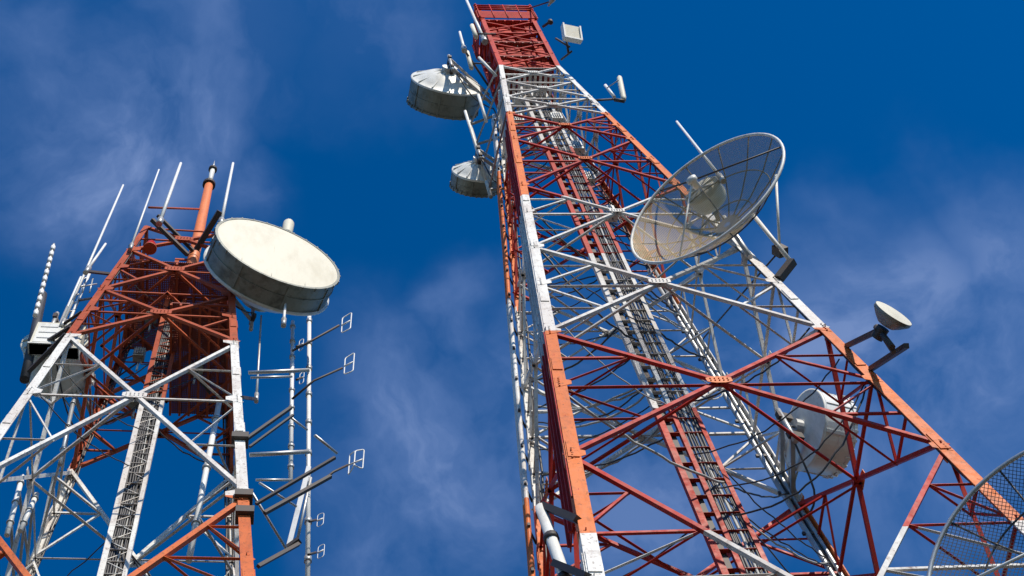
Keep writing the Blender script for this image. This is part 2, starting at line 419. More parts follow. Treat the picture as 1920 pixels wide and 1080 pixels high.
for i in range(12):
    s = random.uniform(17, 33); c = random.choice('CDDA')
    p = V((pl.x, pl.y, ZL - s)) + TL.X * random.uniform(-.2, .3) + TL.Y * .06
    q = TL.leg(c, s + random.uniform(-1.5, .5)).lerp(TL.centre(s), .08)
    droop('feeder_cable', M['cable'], ll, p, q, random.uniform(.2, .7), random.choice((.014, .02)))
for T_, lad_, s0, s1 in ((TM, lm, 20.0, 57.0), (TL, ll, 16.5, 56.0)):       # feeders clipped along the legs
    for c, k in (('C', 0), ('C', 1), ('D', 0), ('D', 1), ('B', 0), ('A', 0)):
        sx, sy = CORN[c]; pts = []
        for i in range(40):
            s_ = s0 + (s1 - s0) * i / 39; pts.append(T_.leg(c, s_) + T_.X * (-sx * (.16 + .07 * k)) + T_.Y * (-sy * .07) + V((random.uniform(-.025, .025), random.uniform(-.025, .025), 0)))
        b = MB(); b.tube(pts, .022 + .006 * k, 6); b.build('feeder_cable', M['cable'], lad_)
# steel equipment floors and louvred cabinets in the orange head of the shorter tower
uvl = lambda p: ((p - TL.a).dot(TL.X), (p - TL.a).dot(TL.Y))
for s, f in ((18.3, (0.02, .98)), (21.6, (.55, .98))):
    a, b_, c_, d_ = [TL.centre(s) + (TL.leg(c, s) - TL.centre(s)) * .95 for c in 'ABCD']
    b = MB(); b.plate([a.lerp(b_, f[0]), a.lerp(b_, f[1]), d_.lerp(c_, f[1]), d_.lerp(c_, f[0])], V((0, 0, 1)), .04)
    b.build('platform_floor', M['grating'], left, uvl)
    b = MB()
    for k in range(7):
        t = f[0] + (f[1] - f[0]) * k / 6; b.bar(a.lerp(b_, t) + V((0, 0, -.09)), d_.lerp(c_, t) + V((0, 0, -.09)), .06, .12, TL.X)
    b.build('floor_joist', M['left'], left)

# ------------------------------------------------------------------ antennas
UPV = V((0, 0, 1))
def ribs(b, c, n, R, h0, r1, h1, k, w=.035):
    x, y, z = frame(n)
    for i in range(k):
        a = 2 * math.pi * i / k; d = x * math.cos(a) + y * math.sin(a); b.bar(c + d * R + z * h0, c + d * r1 + z * h1, w, w, z)
def drum(name, c, n, R, L, label, mount, back=.42, nribs=12, bottom_mats=('dishwhite', 'shroud', 'radome')):
    """shrouded drum dish: c = centre of the reflector rim, n = horizontal facing direction; mount = tower point it hangs on"""
    n = V(n); n.z = 0; n.normalize()
    t = thing(name, mount, label, 'drum antenna', 'drum dishes on the towers')
    b = MB(); b.lathe(c, n, [(R * .10, -R * back), (R * .30, -R * back * .93), (R * .55, -R * back * .72), (R * .8, -R * back * .36), (R * .985, -.03), (R * 1.03, -.03), (R * 1.03, .03), (R * .97, .03)], 56, True, True)
    ref = b.build('reflector', M[bottom_mats[0]], t)
    b = MB(); b.lathe(c, n, [(R * .2, -R * back * 1.03), (R * .24, -R * back * 1.03), (R * .24, -R * back * .9)], 24, False)
    ribs(b, c, n, R * .97, -.06, R * .2, -R * back * 1.03, nribs, .03 + R * .012); b.build('back_rib', M[bottom_mats[0]], ref)
    b = MB(); b.lathe(c, n, [(R * .99, .03), (R * .99, L * .5), (R * 1.005, L * .5), (R * 1.005, L * .54), (R * .99, L * .54), (R * .99, L - .05)], 56, False)
    for i in range(8):
        x, y, z = frame(n); a = 2*math.pi*(i+.3)/8; d = x*math.cos(a)+y*math.sin(a); b.bar(c + d*R + z*.04, c + d*R + z*(L-.06), .06, .025, z.cross(d))
    sh = b.build('shroud', M[bottom_mats[1]], t)
    b = MB(); b.lathe(c, n, [(R * 1.02, L - .06), (R * 1.02, L + .01), (R * .98, L + .015)], 56, False)
    for i in range(28):
        a = 2 * math.pi * i / 28; x, y, z = frame(n); d = x * math.cos(a) + y * math.sin(a); b.bar(c + d * R * 1.02 + n * (L - .09), c + d * R * 1.02 + n * (L + .02), .05, .035, d.cross(n))
    b.build('rim_band', M[bottom_mats[1]], sh)
    b = MB(); b.lathe(c, n, [(R * .98, L), (R * .7, L + R * .025), (R * .35, L + R * .04), (.02, L + R * .045)], 56, True, False, True); rd = b.build('radome', M[bottom_mats[2]], t)
    x, y, z = frame(n)
    for o in (-.45, .08, .55):
        hw = math.sqrt(1 - o * o) * .96; pts = [c + x * (R * hw * k / 6) + y * (R * o) + n * (L + R * .047 * (1 - min(1, math.hypot(hw * k / 6, o))) + .002) for k in range(-6, 7)]
        b = MB(); b.tube(pts, .008, 5); b.build('seam', M[bottom_mats[2]], rd)
    hub = c - n * (R * back)
    b = MB(); b.lathe(hub, n, [(R * .22, -.16), (R * .22, .05)], 16, False, True, True); b.build('hub', M['steel'], t)
    # pipe mount and arms back to the tower
    pipe_c = hub - n * .3
    seg('mount_pipe', M['steel'], t, pipe_c - UPV * R * .75, pipe_c + UPV * R * .75, .057, 10)
    for h in (-.45, .45):
        boxseg('mount_arm', M['steel'], t, pipe_c + UPV * R * h, V((mount.x, mount.y, pipe_c.z + R * h)), .09, .09)
        boxseg('clamp', M['dark'], t, pipe_c + UPV * (R * h) + n * .22, pipe_c + UPV * (R * h) - n * .1, .2, .1)
    mz = V((mount.x, mount.y, hub.z - 1.1)); pts = [hub - n * .1, hub - n * .3 - UPV * .25, hub.lerp(mz, .45) - UPV * .75, hub.lerp(mz, .85) - UPV * .35, mz, mz - UPV * 1.5]
    sm_ = []
    for i in range(len(pts) - 1):
        for k in range(4):
            t_ = k / 4; p0, p1, p2, p3 = pts[max(i - 1, 0)], pts[i], pts[i + 1], pts[min(i + 2, len(pts) - 1)]
            sm_.append(p1 * 1.0 + (p2 - p0) * (.5 * t_) + (p0 * 2 - p1 * 5 + p2 * 4 - p3) * (.5 * t_ * t_) + (p1 * 3 - p0 - p2 * 3 + p3) * (.5 * t_ ** 3))
    b = MB(); b.tube(sm_, .024, 6); b.build('waveguide', M['cable'], t)
    sd = n.cross(UPV).normalized()
    for e in (-1, 1): seg('stay_rod', M['steel'], t, c + sd * (e * R * .95) - n * .02, V((mount.x, mount.y, c.z - .2)) + sd * e * .1, .022, 6)
    return t
# big drum at the shorter tower's right front leg
nL = V((.644, -.765, 0)).normalized()
cF = at(522, 474, 40.3); RL = 122 * 40.3 / F_PX / 1.015
drum('drum_dish', cF - nL * .85, nL, RL, .85, 'largest drum dish with a bright cream face, high on the shorter tower', TL.leg('B', 19.6), .4)
d = thing('feed_box', at(541, 412, 42.9), 'small white box with a rounded lid behind the top of the largest drum dish', 'antenna')
p, q = upright(537, 440, 42.8, 545, 402); b = MB(); b.lathe(p, q - p, [(.15, 0), (.17, .05), (.17, .86), (.13, .98), (.05, 1.02)], 14, True, True, True); b.build('housing', M['radome'], d)
boxseg('bracket', M['steel'], d, p - UPV * .5, p + UPV * .05, .07, .07)
# drums on the far-left corner of the taller tower
n1 = V((-.431, .9, 0)).normalized(); n2 = V((-.376, .923, 0)).normalized()
drum('drum_dish', at(838, 156, 48.0), n1, 66 * 47.9 / F_PX, .86, 'upper white drum dish seen from behind, left of the top of the taller tower', TM.leg('D', 14.6), .34)
drum('drum_dish', at(893, 324, 42.4), n2, 45 * 42.3 / F_PX, .5, 'lower and smaller ribbed drum dish on the left side of the taller tower', TM.leg('D', 18.6), .46)
n7 = V((.845, .53, 0)).normalized()
drum('drum_dish', at(1510, 806, 28.6), n7, 75 * 28.5 / F_PX, .68, 'cream drum dish seen through the red bracing low on the right of the taller tower', TM.leg('C', 34.4), .13, 0, bottom_mats=('dishwhite', 'whip', 'radome'))
nl2 = V((-.25, .97, 0)).normalized()
drum('drum_dish', at(104, 640, 39.6), nl2, 58 * 39.5 / F_PX, 1.25, 'boxy white drum dish behind the left leg of the shorter tower', TL.leg('D', 22.0), .25, bottom_mats=('radome', 'dishwhite', 'radome'))

for (x0, y0, x1, y1, d_, lab) in ((67, 656, 112, 613, 38.2, 'wider white equipment box left of the white front leg of the shorter tower'), (123, 664, 153, 612, 38.0, 'narrower cream equipment box just behind the orange and white paint line of the left leg')):
    ctr = at((x0 + x1) / 2, (y0 + y1) / 2, d_); wd = (x1 - x0) * d_ / F_PX * 1.12; hh = (y1 - y0) * d_ / F_PX / .5
    o = thing('equipment_box', ctr - UPV * hh / 2, lab, 'box'); b = MB(); b.bar(ctr - UPV * hh / 2, ctr + UPV * hh / 2, wd * .95, .3, TL.X); b.build('cabinet', M['radome'], o)
    f_ = ctr - TL.Y * .16
    b = MB(); b.bar(f_ - UPV * hh * .42, f_ + UPV * hh * .42, wd * .78, .02, TL.X); dr = b.build('door', M['dishwhite'], o)
    for k in (-.25, .0, .25): boxseg('louvre', M['steel'], dr, f_ - TL.Y * .015 - TL.X * wd * .3 + UPV * hh * k, f_ - TL.Y * .015 + TL.X * wd * .3 + UPV * hh * k, .03, .02, UPV)
    b = MB(); b.bar(ctr + UPV * hh / 2, ctr + UPV * (hh / 2 + .05), wd * 1.05, .36, TL.X); b.build('lid', M['dishwhite'], o)
    for k in (-.3, .3): boxseg('mount_arm', M['dark'], o, ctr + UPV * hh * k + TL.Y * .2, TL.leg('A', TL.a.z - (ctr.z + hh * k)) + TL.Y * .1, .07, .07)
for T_, root_, spots, lab, grp, mt in ((TM, main, ((14.9, -.4, .1), (15.6, .35, .35), (16.6, -.55, .25), (17.4, .3, -.1), (18.4, -.3, .4), (19.0, .55, .3), (21.5, .45, .3), (23.5, .55, .5), (25.2, .3, .6)), 'small grey radio box inside the upper part of the taller tower', 'radio boxes inside the taller tower', 'dishwhite'),
                                 (TL, left, ((18.6, -.45, .2), (19.4, .5, .2), (20.2, -.5, .45), (21.9, .45, .1), (22.6, -.35, .5)), 'dark radio box inside the orange top of the shorter tower', 'radio boxes inside the shorter tower', 'shroud')):
    for s_, fx_, fy_ in spots:
        ctr = T_.centre(s_) + (T_.leg('B', s_) - T_.leg('A', s_)) * (fx_ * .5) + (T_.leg('D', s_) - T_.leg('A', s_)) * (fy_ * .5)
        o = thing('radio_box', ctr, lab, 'box', grp); w_ = random.uniform(.28, .42); h_ = random.uniform(.45, .7)
        b = MB(); b.bar(ctr, ctr + UPV * h_, w_, .22, T_.X); b.build('case', M[mt], o)
        for k in (-.3, -.1, .1, .3): boxseg('fin', M['steel'], o, ctr + T_.X * (w_ * k) - T_.Y * .13 + UPV * .05, ctr + T_.X * (w_ * k) - T_.Y * .13 + UPV * (h_ - .05), .02, .05, T_.X)
        seg('mount_pipe', M['steel'], o, ctr + T_.Y * .17 - UPV * .4, ctr + T_.Y * .17 + UPV * (h_ + .4), .03, 8)
        boxseg('mount_arm', M['dark'], o, ctr + T_.Y * .17 + UPV * .1, T_.leg('D' if fx_ < 0 else 'C', s_ - .1), .04, .04)
        pts = [ctr + T_.X * .05, ctr + T_.X * .12 - UPV * .35, ctr.lerp(T_.centre(s_ + 1.2), .6) - UPV * .5, T_.centre(s_ + 1.6)]
        b = MB(); b.tube(pts, .016, 6); b.build('jumper_cable', M['cable'], o)
# mesh dishes
def grid_dish(c, n, R, depth, label, mount, matname, nrad, rim_r, feed_len, roll=0.0):
    n = V(n); n.z = 0; n.normalize()
    t = thing('mesh_dish', mount, label, 'mesh dish', 'wire mesh dishes on the taller tower')
    x, y, z = frame(n)
    b = MB(); prof = []
    for i in range(11):
        r = R * (i + .4) / 10.4; prof.append((r, -depth * (1 - (r / R) ** 2)))
    b.lathe(c, n, prof, 56, True)
    refl = b.build('reflector_mesh', M[matname], t, lambda p: ((p - c).dot(x), (p - c).dot(y)))
    b = MB(); b.loop([c + (x * math.cos(2*math.pi*i/64) + y * math.sin(2*math.pi*i/64)) * R for i in range(64)], rim_r, 10); b.build('rim', M['pipe'] if matname == 'wiremesh' else M['steel'], t)
    P = lambda a, r, o=0: c + (x * math.cos(a) + y * math.sin(a)) * r - n * (depth * (1 - (r / R) ** 2) + o)
    for k in range(nrad):
        a = 2 * math.pi * k / nrad; b = MB(); b.tube([P(a, R * f, .03) for f in (.12, .4, .7, .995)], .015, 6); b.build('backing_rib', M['dark'], refl)
    for f in (.35, .68):
        b = MB(); b.loop([P(2*math.pi*i/48, R * f, .03) for i in range(48)], .014, 6); b.build('backing_ring', M['dark'], refl)
    fp = c + n * feed_len
    for k in range(3):
        a = 2 * math.pi * (k / 3) + roll; seg('feed_strut', M['dark'] if k else M['pipe'], t, P(a, R * .985), fp, .02, 8)
    b = MB(); b.lathe(fp, n, [(.04, -.22), (.08, -.2), (.08, -.04), (.12, -.02), (.12, .06), (.04, .1)], 18, True, True, True); b.build('feed_horn', M['dishwhite'], t)
    hub = c - n * (depth + .05)
    b = MB(); b.lathe(hub, n, [(.3, -.14), (.3, .05)], 20, False, True, True); b.build('hub', M['steel'], t)
    pc = hub - n * .32
    seg('mount_pipe', M['steel'], t, pc - UPV * 1.1, pc + UPV * 1.1, .06, 10)
    for h in (-.8, .8): boxseg('mount_arm', M['steel'], t, pc + UPV * h, V((mount.x, mount.y, pc.z + h)), .1, .1)
    return t, x, y, P
nM = V((-.409, -.912, 0)).normalized(); dM = 30.2; cM = at(1323, 370, dM); RM = 168 * dM / F_PX
tm_, xm, ym, Pm = grid_dish(cM, nM, RM, .82, 'whole wire mesh dish with pale rim on the right leg of the tower', TM.leg('B', 28.4), 'wiremesh', 14, .034, .50, 2.5)
# its outrigger: stay from the rim down to a strut off the leg
j = at(1462, 470, 29.9)
seg('stay_rod', M['pipe'], tm_, at(1455, 328, 31.1), j, .03, 8)
seg('stay_rod', M['pipe'], tm_, at(1408, 398, 30.8), at(1484, 492, 29.4), .05, 8)
boxseg('mount_arm', M['dark'], tm_, at(1486, 490, 29.35), TM.leg('B', 33.0), .16, .16)
boxseg('clamp', M['dark'], tm_, at(1455, 466, 30.0), at(1470, 474, 29.8), .22, .2)
seg('stay_rod', M['dark'], tm_, j, TM.leg('C', 29.0), .02, 6)
hc = at(1326, 368, 32.0); o = thing('round_housing', TM.leg('B', 28.6), 'cream ribbed round housing on the right leg seen through the pale rimmed mesh dish', 'antenna')
b = MB(); b.lathe(hc, nM, [(.12, -.3), (.36, -.24), (.42, -.1), (.42, .12), (.44, .12), (.44, .2), (.3, .26), (.05, .28)], 32, True, True, True); b.build('shell', M['radome'], o)
for k in range(4):
    x_, y_, z_ = frame(nM); a_ = math.pi * k / 4; d_ = x_ * math.cos(a_) + y_ * math.sin(a_); boxseg('stiffener', M['steel'], o, hc + nM * .275 - d_ * .4, hc + nM * .275 + d_ * .4, .03, .03, nM)
boxseg('mount_arm', M['dark'], o, hc - nM * .2, TM.leg('B', TM.a.z - hc.z), .1, .1)
nC = V((-.452, -.883, 0)).normalized(); dC = 17.6
grid_dish(at(1994, 1032, dC), nC, 283 * dC / F_PX / 1.08, .5, 'coarse dark wire mesh dish cut off by the right edge of the photo', TM.leg('B', 44.0), 'coarsemesh', 12, .03, .2, 1.2)

# small cone-backed dish on a bracket
nS = V((.675, -.718, 0)).normalized(); cS = at(1674, 590, 24.2); RS = 37 * 24.2 / F_PX
t = thing('small_dish', TM.leg('B', 37.0), 'small grey dish with a cone back on dark bracket arms right of the taller tower', 'dish')
b = MB(); b.lathe(cS, nS, [(.09, -.22), (.15, -.21), (RS * .74, -.13), (RS * .97, -.05), (RS * 1.02, -.03), (RS * 1.02, .03)], 40, True, True); b.build('shroud', M['shroud'], t)
b = MB(); b.lathe(cS, nS, [(RS * 1.01, .03), (RS * .6, .05), (.02, .06)], 40, True, False, True); b.build('radome', M['radome'], t)
b = MB(); b.lathe(cS, nS, [(.11, -.48), (.11, -.27)], 16, False, True, True); b.build('radio_unit', M['dark'], t)
h0 = cS - nS * .36
seg('mount_pipe', M['dark'], t, h0 - UPV * .55, h0 + UPV * .2, .055, 8)
boxseg('mount_arm', M['dark'], t, TM.leg('B', 36.35), at(1646, 620, 24.2), .085, .085)
boxseg('mount_arm', M['dark'], t, TM.leg('B', 37.35), at(1700, 648, 23.9), .085, .085)
boxseg('mount_arm', M['dark'], t, h0 - UPV * .1, at(1676, 660, 23.9), .075, .075)

# panel antennas right of the taller tower
t = thing('panel_antenna', TM.leg('B', 13.6), 'square white panel antenna tilted above the right edge of the red tower top', 'antenna')
pc = at(1072, 62, 46.2)
n_ = (V((.35, -.55, -.35))).normalized(); x, y, z = frame(n_, TM.X)
b = MB(); b.plate([pc + x * a + y * c for a, c in ((-.28, -.3), (.28, -.3), (.28, .3), (-.28, .3))], z, .1); b.build('panel', M['radome'], t)
b = MB()
for e in (-1, 1): b.bar(pc + x * (e * .29) - y * .31, pc + x * (e * .29) + y * .31, .05, .2, x)
b.bar(pc - x * .31 - y * .31, pc + x * .31 - y * .31, .2, .05, z); b.build('edge_frame', M['whip'], t)
seg('mount_pipe', M['dark'], t, at(1066, 100, 46.1), at(1060, 62, 46.6), .04, 8)
seg('mount_arm', M['dark'], t, at(1068, 88, 46.2), at(1042, 72, 46.8), .035, 6); seg('mount_arm', M['dark'], t, at(1072, 96, 46.1), at(1052, 112, 46.4), .035, 6)
t = thing('panel_antenna', TM.leg('B', 16.5), 'pair of slim white tube antennas on one dark bracket beside the white tower band', 'antenna')
p, q = upright(1170, 188, 43.2, 1161, 144); b = MB(); b.tube([p, p + (q - p) * .1, q - (q - p) * .06, q], [.06, .085, .085, .05], 12); b.build('tube', M['radome'], t)
p2, q2 = upright(1152, 182, 43.4, 1135, 160); seg('tube', M['whip'], t, p2, q2, .05, 10)
seg('mount_arm', M['dark'], t, at(1152, 187, 43.2), at(1171, 190, 43.1), .06, 8); seg('mount_arm', M['dark'], t, at(1150, 186, 43.2), TM.leg('B', 18.2), .035, 6)
seg('mount_arm', M['steel'], t, at(1138, 165, 43.6), at(1160, 150, 43.4), .018, 6)
# small lamp/horn at the top right edge
t = thing('small_antenna', pp('B', 7.5), 'tiny grey horn antenna at the top edge of the photo beside the red cage', 'antenna')
b = MB(); b.lathe(at(1034, 2, 48.6), V((.6, -.5, .2)), [(.03, -.2), (.05, -.1), (.1, .02), (.11, .1)], 14, True, True, True); b.build('horn', M['steel'], t)
seg('mount_arm', M['dark'], t, at(1034, 2, 48.6), pp('B', 7.9), .03, 6)
t = thing('beacon_bracket', pp('B', 3), 'dark bracket with a knuckle sticking out right of the red cage', 'bracket')
seg('arm', M['dark'], t, at(1018, 50, 49.0), at(1031, 41, 48.8), .05, 8); b = MB(); p = at(1032, 41, 48.8); b.lathe(p, UPV, [(.05, -.12), (.09, -.08), (.09, .08), (.04, .12)], 12, True, True, True); b.build('knuckle', M['dark'], t)

# whip antennas ---------------------------------------------------------------
def whip(x0, y0, d, x1, y1, r, label, group=None, mat='whip', foot=None, name='whip_antenna', taper=.7):
    p, q = upright(x0, y0, d, x1, y1)
    t = thing(name, p, label, 'antenna', group)
    b = MB(); b.tube([p, p.lerp(q, .5), q], [r, r * (1 + taper) / 2, r * taper], 10); b.build('rod', M[mat], t)
    b = MB(); b.tube([p - (q - p).normalized() * .22, p + (q - p).normalized() * .18], r * 1.6, 10); b.build('base_sleeve', M['steel'], t)
    if foot is not None: boxseg('mount_arm', M['dark'], t, p - UPV * .1, foot, .07, .07)
    return t
G = 'whip antennas on the towers'
whip(118, 606, 38.6, 231, 347, .042, 'longest bare white whip leaning beyond the left leg of the shorter tower', G, foot=TL.leg('A', 22.8))
whip(246, 462, 43.0, 298, 318, .036, 'thin white whip on the top left corner of the shorter tower', G, foot=TL.leg('A', 17.2))
whip(300, 415, 44.2, 339, 306, .062, 'thick white whip on dark twin arms left of the orange mast', G)
whip(415, 416, 43.5, 437, 306, .058, 'thick white whip between the orange mast and the largest drum dish', G)
whip(164, 506, 40.2, 198, 457, .045, 'short white whip beside the longest whip on the shorter tower', G, foot=TL.leg('A', 19.8))
whip(481, 745, 35.6, 490, 592, .035, 'slender grey whip just right of the white front leg of the shorter tower', G, mat='steel', foot=TL.leg('B', 27.8))
whip(532, 604, 37.9, 535, 570, .045, 'stub of a white rod hanging just under the largest drum dish', G)
whip(1352, 334, 31.6, 1269, 228, .042, 'white rod slanting up behind the pale rimmed mesh dish', G, foot=TM.leg('B', 27.6))
whip(908, 76, 50.0, 872, -6, .07, 'white rod rising past the top left corner of the red cage', G, foot=pp('A', 4.0))
whip(870, 92, 48.5, 862, 60, .06, 'short white rod left of the red cage above the drum dish', G, foot=pp('D', 2.5))
# striped collinear on a black pole
t = thing('collinear_antenna', at(45, 712, 36.8), 'striped white antenna on a black pole, farthest left in the photo', 'antenna')
p, q = upright(66, 592, 38.0, 101, 458)
for k in range(11):
    a, b2 = p.lerp(q, k / 11), p.lerp(q, (k + .62) / 11); seg('element', M['whip'], t, a, b2, .062, 10)
    seg('joint', M['steel'], t, b2, p.lerp(q, (k + 1) / 11), .04, 8)
p, q = upright(46, 712, 36.9, 80, 552); seg('pole', M['cable'], t, p, q, .12, 12)
for f in (.05, .3): boxseg('mount_arm', M['dark'], t, p.lerp(q, f), TL.leg('A', 24.5 - f * 2), .1, .1)
# pair of ladder-like white rods with rungs beside left leg
t = thing('lattice_antenna', at(100, 640, 38.0), 'white ladder-like antenna alongside the left leg of the shorter tower', 'antenna')
p, q = upright(92, 655, 37.6, 152, 520); p2, q2 = upright(110, 650, 37.6, 168, 512)
seg('rail', M['whip'], t, p, q, .04, 8); seg('rail', M['whip'], t, p2, q2, .04, 8)
for k in range(9): seg('rung', M['steel'], t, p.lerp(q, k / 8.5), p2.lerp(q2, k / 8.5), .02, 6)
for f in (.1, .6): boxseg('mount_arm', M['dark'], t, p2.lerp(q2, f), TL.leg('A', 23.6 - 3 * f), .05, .05)
p3, q3 = upright(85, 668, 37.2, 126, 575); seg('rail', M['steel'], t, p3, q3, .03, 8)

# orange mast with lightning spike
p, q = upright(364, 478, 44.6, 392, 346)
t = thing('antenna_mast', p, 'thick orange tubular mast with dark flanges and a lightning spike', 'mast')
ax = (q - p)
b = MB(); b.tube([p - ax * .25, p, q], [.19, .18, .14], 18); b.build('tube', M['mast'], t)
b = MB(); b.lathe(q, ax, [(.14, -.08), (.22, -.08), (.22, .08), (.14, .08)], 18, False, True, True); b.build('flange', M['dark'], t)
p_, q_ = upright(392, 346, (q).length, 399, 318); seg('upper_tube', M['pipe'], t, q + ax.normalized() * .08, q_, .085, 14)
b = MB(); b.lathe(q_, ax, [(.09, -.06), (.15, -.05), (.15, .09), (.06, .12)], 16, True, True, True); b.build('cap', M['dark'], t)
b = MB(); b.tube([q_ + ax.normalized() * .1, q_ + ax.normalized() * .55, q_ + ax.normalized() * .95], [.04, .03, .006], 8); b.build('lightning_spike', M['steel'], t)
seg('cross_arm', M['left'], t, at(279, 389, 45.0), p.lerp(q, .62), .035, 8)
t = thing('outrigger', p, 'pair of dark outrigger beams spreading in a V from the foot of the orange mast', 'bracket')
boxseg('beam', M['dark'], t, at(285, 412, 44.6), at(352, 478, 43.9), .12, .12); boxseg('beam', M['dark'], t, at(296, 404, 45.0), at(362, 470, 44.4), .10, .10)
boxseg('beam', M['dark'], t, at(368, 468, 44.0), at(412, 396, 43.9), .20, .16)
t = thing('warning_lamp', at(282, 462, 43.6), 'red obstruction lamp on the top edge of the shorter tower', 'lamp')
b = MB(); p = at(282, 463, 43.3); b.lathe(p, UPV, [(.13, -.1), (.17, -.07), (.17, 0), (.15, .02), (.14, .2), (.1, .3), (.03, .34)], 18, True, True, True); b.build('lens', M['redlens'], t)
b = MB(); b.lathe(p, UPV, [(.2, -.14), (.2, -.09)], 18, False, True, True); b.build('base_plate', M['left'], t)
t = thing('dipole_antenna', at(160, 545, 39.5), 'tiny H-shaped dipole left of the orange leg of the shorter tower', 'antenna', 'dipole antennas on the shorter tower')
for x0, x1 in ((155, 161), (168, 174)):
    p, q = upright(x0, 548, 39.6, x1, 522); seg('element', M['steel'], t, p, q, .022, 6)
seg('boom', M['steel'], t, at(150, 538, 39.6), at(182, 532, 39.8), .018, 6)

# ---------------- outrigger frame with poles and dipoles on the right of the shorter tower
DP = 34.3
leg_p = lambda y: min((TL.leg('B', s / 50) for s in range(1000, 1900)), key=lambda p: abs((540 - F_PX * p.dot(UP) / p.dot(FW)) - y))
t = thing('outrigger', leg_p(850), 'frame of pale pipes and dark beams reaching out right of the shorter tower', 'bracket')
for (a, b_, r) in (((466, 699), (580, 694), .05), ((470, 708), (548, 706), .03), ((468, 853), (580, 847), .05), ((480, 900), (545, 900), .03), ((545, 783), (576, 806), .028), ((590, 816), (632, 850), .035), ((486, 905), (556, 950), .025), ((470, 920), (536, 1028), .03)):
    p = leg_p(a[1]); d0 = p.length * .997
    seg('strut', M['steel'], t, at(*a, d0), at(*b_, d0 + .25), r, 8)
for (a, b_, w) in (((464, 822), (546, 764), .07), ((468, 838), (550, 778), .05), ((480, 945), (628, 858), .06), ((496, 962), (620, 893), .075), ((484, 1062), (560, 1020), .07)):
    p = leg_p(a[1]); d0 = p.length
    boxseg('beam', M['dark'], t, at(*a, d0), at(*b_, d0 + 1.2), w, w)
for y in (822, 930, 962):
    p = leg_p(y); b = MB(); b.bar(p - UPV * .1 + TL.X * -.1 + TL.Y * .05, p + UPV * .1 + TL.X * -.1 + TL.Y * .05, .36, .32, TL.X); b.build('clamp', M['dark'], t)
def pole(pts, d, r, label, mat='whip', n=9):
    p = at(pts[0][0], pts[0][1], d); q = upright(pts[0][0], pts[0][1], d, *pts[1])[1]
    o = thing('antenna_pole', p, label, 'pole', 'antenna poles on the outrigger frame')
    seg('tube', M[mat], o, p, q, r, 10)
    for k in range(n):
        f = (k + .6) / n; b = MB(); b.tube([p.lerp(q, f), p.lerp(q, f + .012)], r * 1.5, 10); b.build('clamp', M['steel'], o)
    return o
pole(((545, 902), (549, 603)), 33.7, .055, 'shorter white pole of the two standing on the outrigger frame')
pole(((577, 1100), (580, 588)), 31.6, .06, 'taller white pole, right one of the two on the outrigger frame')
for (pts, d_, r_, lab, leg_, ly) in ((((354, 1052), (411, 754)), 33.0, .075, 'white pole standing inside the white band just right of the cable ladder', 'C', 31.5),
                              (((13, 1004), (42, 893)), 33.6, .06, 'short white pole at the left edge low beside the shorter tower', 'D', 29.5),
                              (((38, 996), (69, 926)), 33.9, .06, 'shortest white pole low at the left beside the thick rear leg of the shorter tower', 'D', 29.0),
                              (((112, 872), (140, 742)), 34.6, .05, 'slim grey pole rising behind the white brace on the left of the shorter tower', 'D', 27.0)):
    o = pole(pts, d_, r_, lab, 'whip' if r_ > .055 else 'steel', 3); o['group'] = 'poles inside the shorter tower'
    p = at(*pts[0], d_); q = upright(*pts[0], d_, *pts[1])[1]
    for f in (.25, .75):
        c_ = p.lerp(q, f); s_ = TL.a.z - c_.z; boxseg('mount_arm', M['steel'], o, c_, TL.leg(leg_, s_), .06, .06)
def dipole(label, boom, els, d, r=.018):
    t = thing('dipole_antenna', at(*boom[0], d), label, 'antenna', 'dipole antennas on the shorter tower')
    b = MB(); b.tube([at(*pt, d + .35 * i) for i, pt in enumerate(boom)], .03, 8); b.build('boom', M['dark'], t)
    dd = d + .35 * (len(boom) - 1)
    ends = [upright(x, y1 - .1 * (y1 - y0), dd, x + .06 * (y1 - y0), y0 + .1 * (y1 - y0)) for x, y0, y1 in els]
    for (p0, q0), (p1, q1) in zip(ends[:-1], ends[1:]):      # closed rectangular loop with rounded corners
        pts = []
        cs_ = [p0, q0, q1, p1]
        for k in range(4):
            a_, b_, c_ = cs_[k - 1], cs_[k], cs_[(k + 1) % 4]; da, dc = (a_ - b_).normalized(), (c_ - b_).normalized()
            pts += [b_ + da * .06, b_ + (da + dc) * .018, b_ + dc * .06]
        b = MB(); b.loop(pts, r * .9, 8); b.build('folded_element', M['whip'], t)
    seg('spacer', M['whip'], t, at(els[0][0], (els[0][1] + els[0][2]) / 2, dd), at(els[-1][0], (els[-1][1] + els[-1][2]) / 2, dd), .02, 6)
dipole('highest folded dipole on a boom right of the white poles', ((548, 658), (582, 640), (636, 610)), ((640, 593, 628), (657, 582, 620)), 35.2)
dipole('second highest folded dipole on a boom right of the white poles', ((548, 748), (588, 714), (642, 690)), ((645, 668, 706), (662, 657, 700)), 34.4)
dipole('folded dipole with three loops at the tips of the long dark beams', ((600, 905), (625, 885), (652, 872)), ((653, 848, 896), (664, 842, 876), (680, 838, 884)), 33.2)
dipole('small dipole low beside the taller pole, upper of two', ((580, 978), (592, 975)), ((594, 962, 992), (606, 958, 986)), 32.4, .009)
dipole('small dipole low beside the taller pole, lower of two at the bottom edge', ((578, 1040), (592, 1036)), ((595, 1022, 1052), (607, 1016, 1046)), 32.0, .009)
dipole('small dipole between the white poles level with the highest folded dipole', ((556, 650), (566, 646)), ((560, 636, 662), (568, 632, 656)), 35.0, .01)
dipole('small dipole between the white poles level with the second folded dipole', ((556, 712), (566, 708)), ((561, 698, 724), (569, 694, 720)), 34.8, .01)
t = thing('panel_antenna', at(540, 1030, 31.6), 'slim grey panel antenna leaning by the foot of the taller pole', 'antenna')
